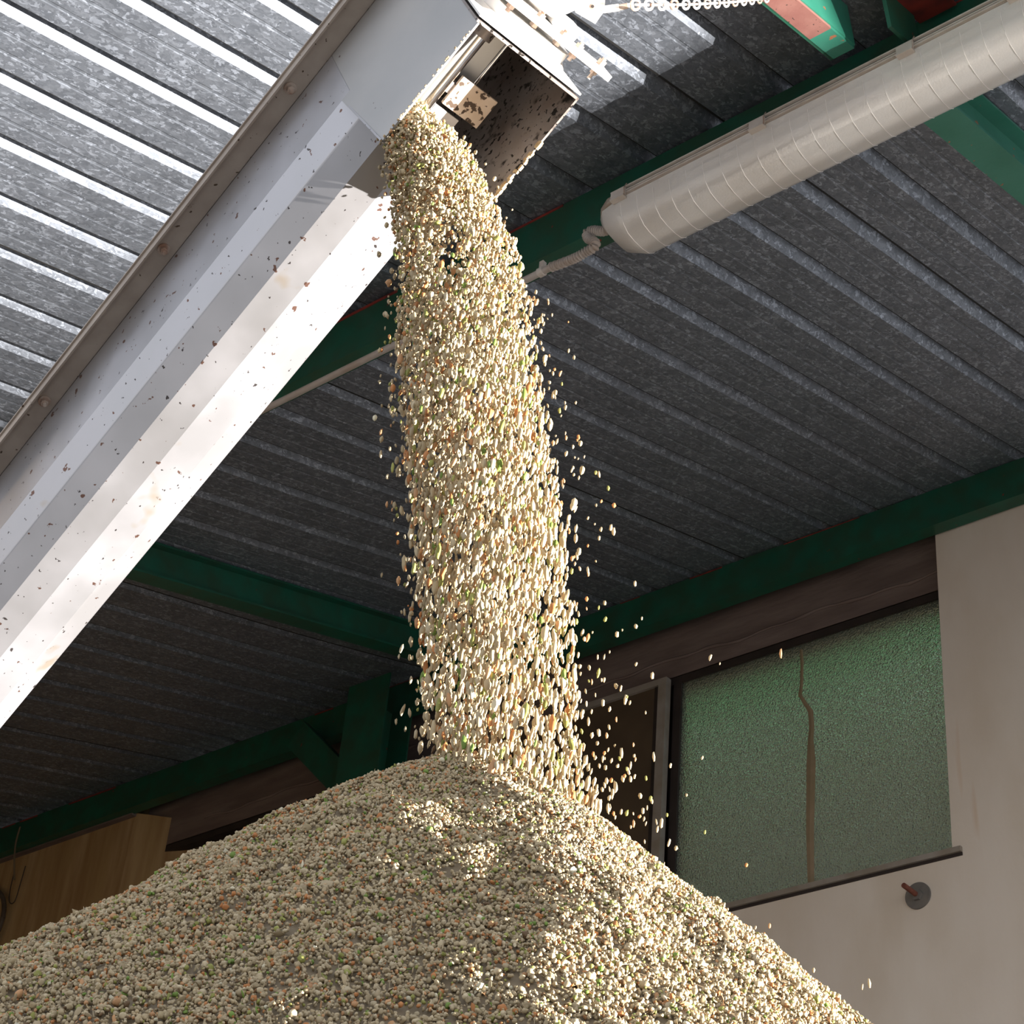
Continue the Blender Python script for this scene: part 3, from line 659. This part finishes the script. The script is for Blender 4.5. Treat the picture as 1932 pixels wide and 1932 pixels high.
def scatter(name, pos, size, scl, eul, core=None):
    """one object: a point per grain, geometry nodes put a knobbly grain on each; core = solid mound mesh under them"""
    n = len(pos); me = bpy.data.meshes.new(name); nc = 0
    ci = RNG.choice(len(PAL), n, p=PRB); colr = np.clip(PAL[ci]*RNG.uniform(.82, 1.15, (n, 1)), 0, 1)
    V = pos; CC = colr; SC = scl*size[:, None]; EU = eul; G = np.ones(n)
    if core is not None:
        ev, ef, ec = core; nc = len(ev); V = np.concatenate([ev, V]); CC = np.concatenate([ec, CC]); SC = np.concatenate([np.zeros((nc, 3)), SC]); EU = np.concatenate([np.zeros((nc, 3)), EU]); G = np.concatenate([np.zeros(nc), G])
    me.vertices.add(len(V)); me.vertices.foreach_set('co', V.ravel().astype(np.float32))
    if core is not None:
        me.loops.add(ef.size); me.loops.foreach_set('vertex_index', ef.ravel().astype(np.int32))
        me.polygons.add(len(ef)); me.polygons.foreach_set('loop_start', (np.arange(len(ef))*3).astype(np.int32))
        me.update(calc_edges=True)
    for nm, tp, dat, key in (('tint', 'FLOAT_COLOR', np.c_[CC, np.ones(len(V))], 'color'), ('gscale', 'FLOAT_VECTOR', SC, 'vector'), ('geul', 'FLOAT_VECTOR', EU, 'vector'), ('gmask', 'FLOAT', G, 'value')):
        at = me.attributes.new(nm, tp, 'POINT'); at.data.foreach_set(key, np.ascontiguousarray(dat).ravel().astype(np.float32))
    me.materials.append(GM)
    o = bpy.data.objects.new(name, me); COL.objects.link(o)
    ng = bpy.data.node_groups.new(name+'_nodes', 'GeometryNodeTree')
    ng.interface.new_socket('Geometry', in_out='INPUT', socket_type='NodeSocketGeometry'); ng.interface.new_socket('Geometry', in_out='OUTPUT', socket_type='NodeSocketGeometry')
    N = ng.nodes; L = ng.links; gi = N.new('NodeGroupInput'); go = N.new('NodeGroupOutput')
    def attr(nm, tp):
        a = N.new('GeometryNodeInputNamedAttribute'); a.data_type = tp; a.inputs['Name'].default_value = nm; return a.outputs['Attribute']
    g2i = N.new('GeometryNodeGeometryToInstance')
    for k in range(4):
        ic = N.new('GeometryNodeMeshIcoSphere'); ic.inputs['Radius'].default_value = 1; ic.inputs['Subdivisions'].default_value = 2
        nz = N.new('ShaderNodeTexNoise'); nz.noise_dimensions = '4D'; nz.inputs['W'].default_value = k*3.7; nz.inputs['Scale'].default_value = 1.1+.25*k; nz.inputs['Detail'].default_value = 1.5
        sb = N.new('ShaderNodeVectorMath'); sb.operation = 'SUBTRACT'; sb.inputs[1].default_value = (.5, .5, .5); L.new(nz.outputs['Color'], sb.inputs[0])
        sc = N.new('ShaderNodeVectorMath'); sc.operation = 'SCALE'; sc.inputs['Scale'].default_value = 1.5; L.new(sb.outputs[0], sc.inputs[0])
        st = N.new('GeometryNodeSetPosition'); L.new(ic.outputs['Mesh'], st.inputs['Geometry']); L.new(sc.outputs[0], st.inputs['Offset'])
        sm = N.new('GeometryNodeSetMaterial'); sm.inputs['Material'].default_value = GMI; L.new(st.outputs[0], sm.inputs[0])
        ss = N.new('GeometryNodeSetShadeSmooth'); L.new(sm.outputs[0], ss.inputs[0]); L.new(ss.outputs[0], g2i.inputs[0])
    mp_ = N.new('GeometryNodeMeshToPoints')
    cp = N.new('FunctionNodeCompare'); cp.data_type = 'FLOAT'; cp.operation = 'GREATER_THAN'; cp.inputs[1].default_value = .5; L.new(attr('gmask', 'FLOAT'), cp.inputs[0])
    L.new(gi.outputs[0], mp_.inputs['Mesh']); L.new(cp.outputs[0], mp_.inputs['Selection'])
    ip = N.new('GeometryNodeInstanceOnPoints'); L.new(mp_.outputs[0], ip.inputs['Points']); L.new(g2i.outputs[0], ip.inputs['Instance'])
    ip.inputs['Pick Instance'].default_value = True
    rv_ = N.new('FunctionNodeRandomValue'); rv_.data_type = 'INT'; rv_.inputs[4].default_value = 0; rv_.inputs[5].default_value = 3; L.new(rv_.outputs[2], ip.inputs['Instance Index'])
    er = N.new('FunctionNodeEulerToRotation'); L.new(attr('geul', 'FLOAT_VECTOR'), er.inputs[0]); L.new(er.outputs[0], ip.inputs['Rotation'])
    L.new(attr('gscale', 'FLOAT_VECTOR'), ip.inputs['Scale'])
    jn = N.new('GeometryNodeJoinGeometry')
    if core is not None:
        dl = N.new('GeometryNodeDeleteGeometry'); dl.domain = 'POINT'; L.new(gi.outputs[0], dl.inputs[0]); L.new(cp.outputs[0], dl.inputs['Selection']); L.new(dl.outputs[0], jn.inputs[0])
    L.new(ip.outputs[0], jn.inputs[0]); L.new(jn.outputs[0], go.inputs[0])
    md = o.modifiers.new('grains', 'NODES'); md.node_group = ng
    return o

ctr_h = P3(.13, 0, -.25)[:2]; hd = _f[:2]/np.linalg.norm(_f[:2]); D_H = ctr_h @ hd
v = ray(903, 1372); AP = CAM+v*((D_H+.02)/(v[:2]@hd))
TA = .98; R0 = .14
def pile_z(x, y):
    dx, dy = x-AP[0], y-AP[1]; r = np.sqrt(dx*dx+dy*dy)
    z = AP[2]-TA*(np.sqrt(r*r+R0*R0)-R0*.55)
    z = z-.008+.035*vnoise(x, y, z*0, 2.6, 1)+.026*vnoise(x, y, z*0, 7, 2)+.018*vnoise(x, y, z*0, 18, 3)+.012*vnoise(x, y, z*0, 45, 4)
    return z
# core mound
na, nr = 300, 150
A = np.linspace(0, 2*np.pi, na, endpoint=False); RR = np.linspace(0, 1, nr)**1.5*3.3
aa, rr_ = np.meshgrid(A, RR); X = AP[0]+rr_*np.cos(aa); Y = AP[1]+rr_*np.sin(aa); Zc = pile_z(X, Y)-.004
cv = np.stack([X, Y, np.maximum(Zc, .005)], -1).reshape(-1, 3)
cf = []
idx = np.arange(nr*na).reshape(nr, na)
a0 = idx[:-1, :]; a1 = np.roll(idx, -1, 1)[:-1, :]; b0 = idx[1:, :]; b1 = np.roll(idx, -1, 1)[1:, :]
cf = np.concatenate([np.stack([a0, b0, b1], -1).reshape(-1, 3), np.stack([a0, b1, a1], -1).reshape(-1, 3)])
cc = np.tile(np.array([[.19,.145,.09]]), (len(cv), 1))  # core darkened to paint the shade in gaps between grains
# scattered surface grains where the pile can be seen
N0 = 1700000
r = np.sqrt(RNG.uniform(0, 1, N0))*2.5; a = RNG.uniform(0, 2*np.pi, N0)
x = AP[0]+r*np.cos(a); y = AP[1]+r*np.sin(a); z = pile_z(x, y)
P = np.stack([x, y, z], -1); px, py, dd = proj(P)
nrm = np.stack([TA*np.cos(a), TA*np.sin(a), np.ones(N0)], -1); nrm /= np.linalg.norm(nrm, axis=1)[:, None]
vd = CAM-P; dist = np.linalg.norm(vd, axis=1); vd /= dist[:, None]; fac = (nrm*vd).sum(1)
keep = (dd > .5) & (px > -120) & (px < 2060) & (py < 2060) & (fac > -.12)
P = P[keep]; nrm = nrm[keep]
print('pile grains', len(P), 'nearest', dist[keep].min())
MAXG = 380000
if len(P) > MAXG: s_ = RNG.choice(len(P), MAXG, replace=False); P = P[s_]; nrm = nrm[s_]
n_g = len(P)
P = P+nrm*RNG.uniform(-.001, .0045, (n_g, 1))
size = RNG.lognormal(math.log(.0020), .32, n_g).clip(.0010, .0050)
scl = np.stack([np.ones(n_g), RNG.uniform(.65, 1., n_g), RNG.uniform(.6, 1., n_g)], -1)
fl = RNG.random(n_g) < .10; scl[fl] = np.stack([RNG.uniform(1.2, 1.9, fl.sum()), RNG.uniform(.7, 1., fl.sum()), np.full(fl.sum(), .22)], -1)
st = RNG.random(n_g) < .008; scl[st] = np.array([3.2, .22, .22])
pile = scatter('meal_pile', P, size, scl, RNG.uniform(0, 6.283, (n_g, 3)), core=(cv, cf, cc))
tag(pile, 'tall heap of coarse beige granular meal, its right flank sunlit', 'pile', kind='stuff')

# falling stream
def edge(tab, py): return np.interp(py, [t[0] for t in tab], [t[1] for t in tab])
LE = [(200,768),(265,722),(370,738),(500,744),(650,745),(800,756),(1000,768),(1200,788),(1400,802),(1570,850)]
RE = [(200,792),(250,852),(300,898),(400,942),(480,982),(600,1003),(790,1038),(1000,1066),(1200,1086),(1440,1106),(1570,1150)]
N1 = 27000
s0 = G0+CA*.05
t = RNG.uniform(0, 1, N1); tot = 1.33; v0 = .9; g = 9.81
T_ = (-v0+math.sqrt(v0*v0+2*g*tot))/g; tt = t*T_; fall = v0*tt+.5*g*tt*tt
rowy = 200+fall/tot*1370
cw = (edge(LE, rowy)+edge(RE, rowy))/2; hw = (edge(RE, rowy)-edge(LE, rowy))/2
# lateral position inside a round-ish bundle
ra = np.sqrt(RNG.uniform(0, 1, N1))**.9; an = RNG.uniform(0, 2*np.pi, N1)
lat = ra*np.cos(an); dep = ra*np.sin(an)*1.8
spread = RNG.random(N1) < (.03+.05*t)
lat = np.where(spread, lat*RNG.uniform(1.0, 1.45, N1), lat*1.0)
pxs = cw+lat*hw; pys = rowy+RNG.normal(0, 6, N1)
base = 3.86+.04*(rowy-200)/1270*-1
dist_s = base-.35*(0)+dep*hw*3.9/F_PX*.7
rv = np.stack([(pxs-966)/F_PX, (pys-966)/F_PX, np.ones(N1)], -1) @ RC
# the bundle hangs in the vertical plane through the outlet, facing the camera's heading
D0 = (ctr_h @ hd)+dep*hw*3.9/F_PX*.7
lam = D0/(rv[:, 0]*hd[0]+rv[:, 1]*hd[1])
Ps = CAM+rv*lam[:, None]
den = .75*vnoise(Ps[:, 0], Ps[:, 1], Ps[:, 2]*.5, 34, 5)+.8*vnoise(Ps[:, 0], Ps[:, 1], Ps[:, 2]*.6, 80, 6)
hole = ((pxs-850)/42)**2+((pys-470)/75)**2 < 1
keep = (den > -.42+.34*np.clip((rowy-330)/900, 0, 1)) & ~(RNG.random(N1) < .85*np.exp(-(((pxs-850)/38)**2+((pys-465)/70)**2)**1.5)-.0*hole) & (Ps[:, 2] > pile_z(Ps[:, 0], Ps[:, 1])+.002)
Ps = Ps[keep]; n_s = len(Ps); rw = rowy[keep]; print('stream grains', n_s)
size = RNG.lognormal(math.log(.0030), .30, n_s).clip(.0015, .0058)
el = 1.1+1.25*np.clip((rw-300)/700, 0, 1)*RNG.uniform(.6, 1.3, n_s)
scl = np.stack([RNG.uniform(.7, 1, n_s), RNG.uniform(.7, 1, n_s), el], -1)
tilt = RNG.normal(0, .12, (n_s, 2)); tilt[rw < 420] *= 4
st_o = scatter('falling_meal', Ps, size, scl, np.c_[tilt, RNG.uniform(0, 6.28, n_s)])
tag(st_o, 'dense stream of beige meal pouring from the discharge box onto the heap', 'grain stream', kind='stuff')

# stray pellets, each its own object
protos = []
for k in range(10):
    sc3 = np.array([[random.uniform(.75, 1), random.uniform(.7, 1), random.uniform(1.5, 2.4)]])
    o = grains('falling_pellet', np.zeros((1, 3)), np.array([.0031]), sc3, np.eye(3)[None], GM, ci=[0, 1, 2, 3, 0, 2, 1, 5, 4, 6][k])
    protos.append(o)
cnt = 0
spots = []
while len(spots) < 250:
    py = random.uniform(560, 1560)**1.0; side = random.random()
    if py > 1400: side = .9
    if side < .36: px = edge(LE, py)-abs(random.gauss(0, 16))-3
    else: px = edge(RE, py)+abs(random.gauss(0, 24+(py-500)*.045))+3
    if py > 1420 and px < 1000: continue
    if py < 1400 and random.random() < .35: continue
    dps = 3.86+random.uniform(-.1, .1)
    p = CAM+ray(px, py)/np.linalg.norm(ray(px, py))*dps*0
    v = ray(px, py); lam_ = (ctr_h@hd+random.uniform(-.08, .08))/(v[0]*hd[0]+v[1]*hd[1]); p = CAM+v*lam_
    if p[2] < pile_z(np.array([p[0]]), np.array([p[1]]))[0]+.01: continue
    spots.append(p)
for px, py in [(1190,1560),(1216,1588),(1262,1590),(1275,1600),(1240,1565),(1215,1545),(1425,1750),(1452,1747),(1442,1762),(1463,1783),(1535,1830),(1627,1862),(1640,1855),(1295,1500),(1325,1430),(1340,1240),(1358,1252),(1473,1233),(1408,1632),(1330,1570),(1230,1512),(1160,1480),(1180,1320),(1150,1230)]:
    v = ray(px, py); lam_ = (ctr_h@hd+.1)/(v[0]*hd[0]+v[1]*hd[1]); p = CAM+v*lam_
    if p[2] > pile_z(np.array([p[0]]), np.array([p[1]]))[0]+.006: spots.append(p)
for i, p in enumerate(spots[:290]):
    src = protos[i % 10]; o = src if i < 10 else src.copy()
    if i >= 10: COL.objects.link(o)
    s_ = random.uniform(.5, 1.15); o.location = p; o.scale = (s_, s_, s_*random.uniform(.8, 1.25)); o.rotation_euler = (random.gauss(0, .15), random.gauss(0, .15), random.uniform(0, 6.28))
    qx, qy, _ = proj(p); hue = ['beige']*7+['orange', 'orange', 'green']
    where = 'left of the stream' if qx < edge(LE, qy)+5 else ('right of the stream, above the heap' if qy < 1400 else 'just above the sunlit slope of the heap')
    tag(o, 'single %s pellet in mid-air %s' % (hue[i % 10], where), 'pellet', '%s pellets falling %s' % (hue[i % 10], where))
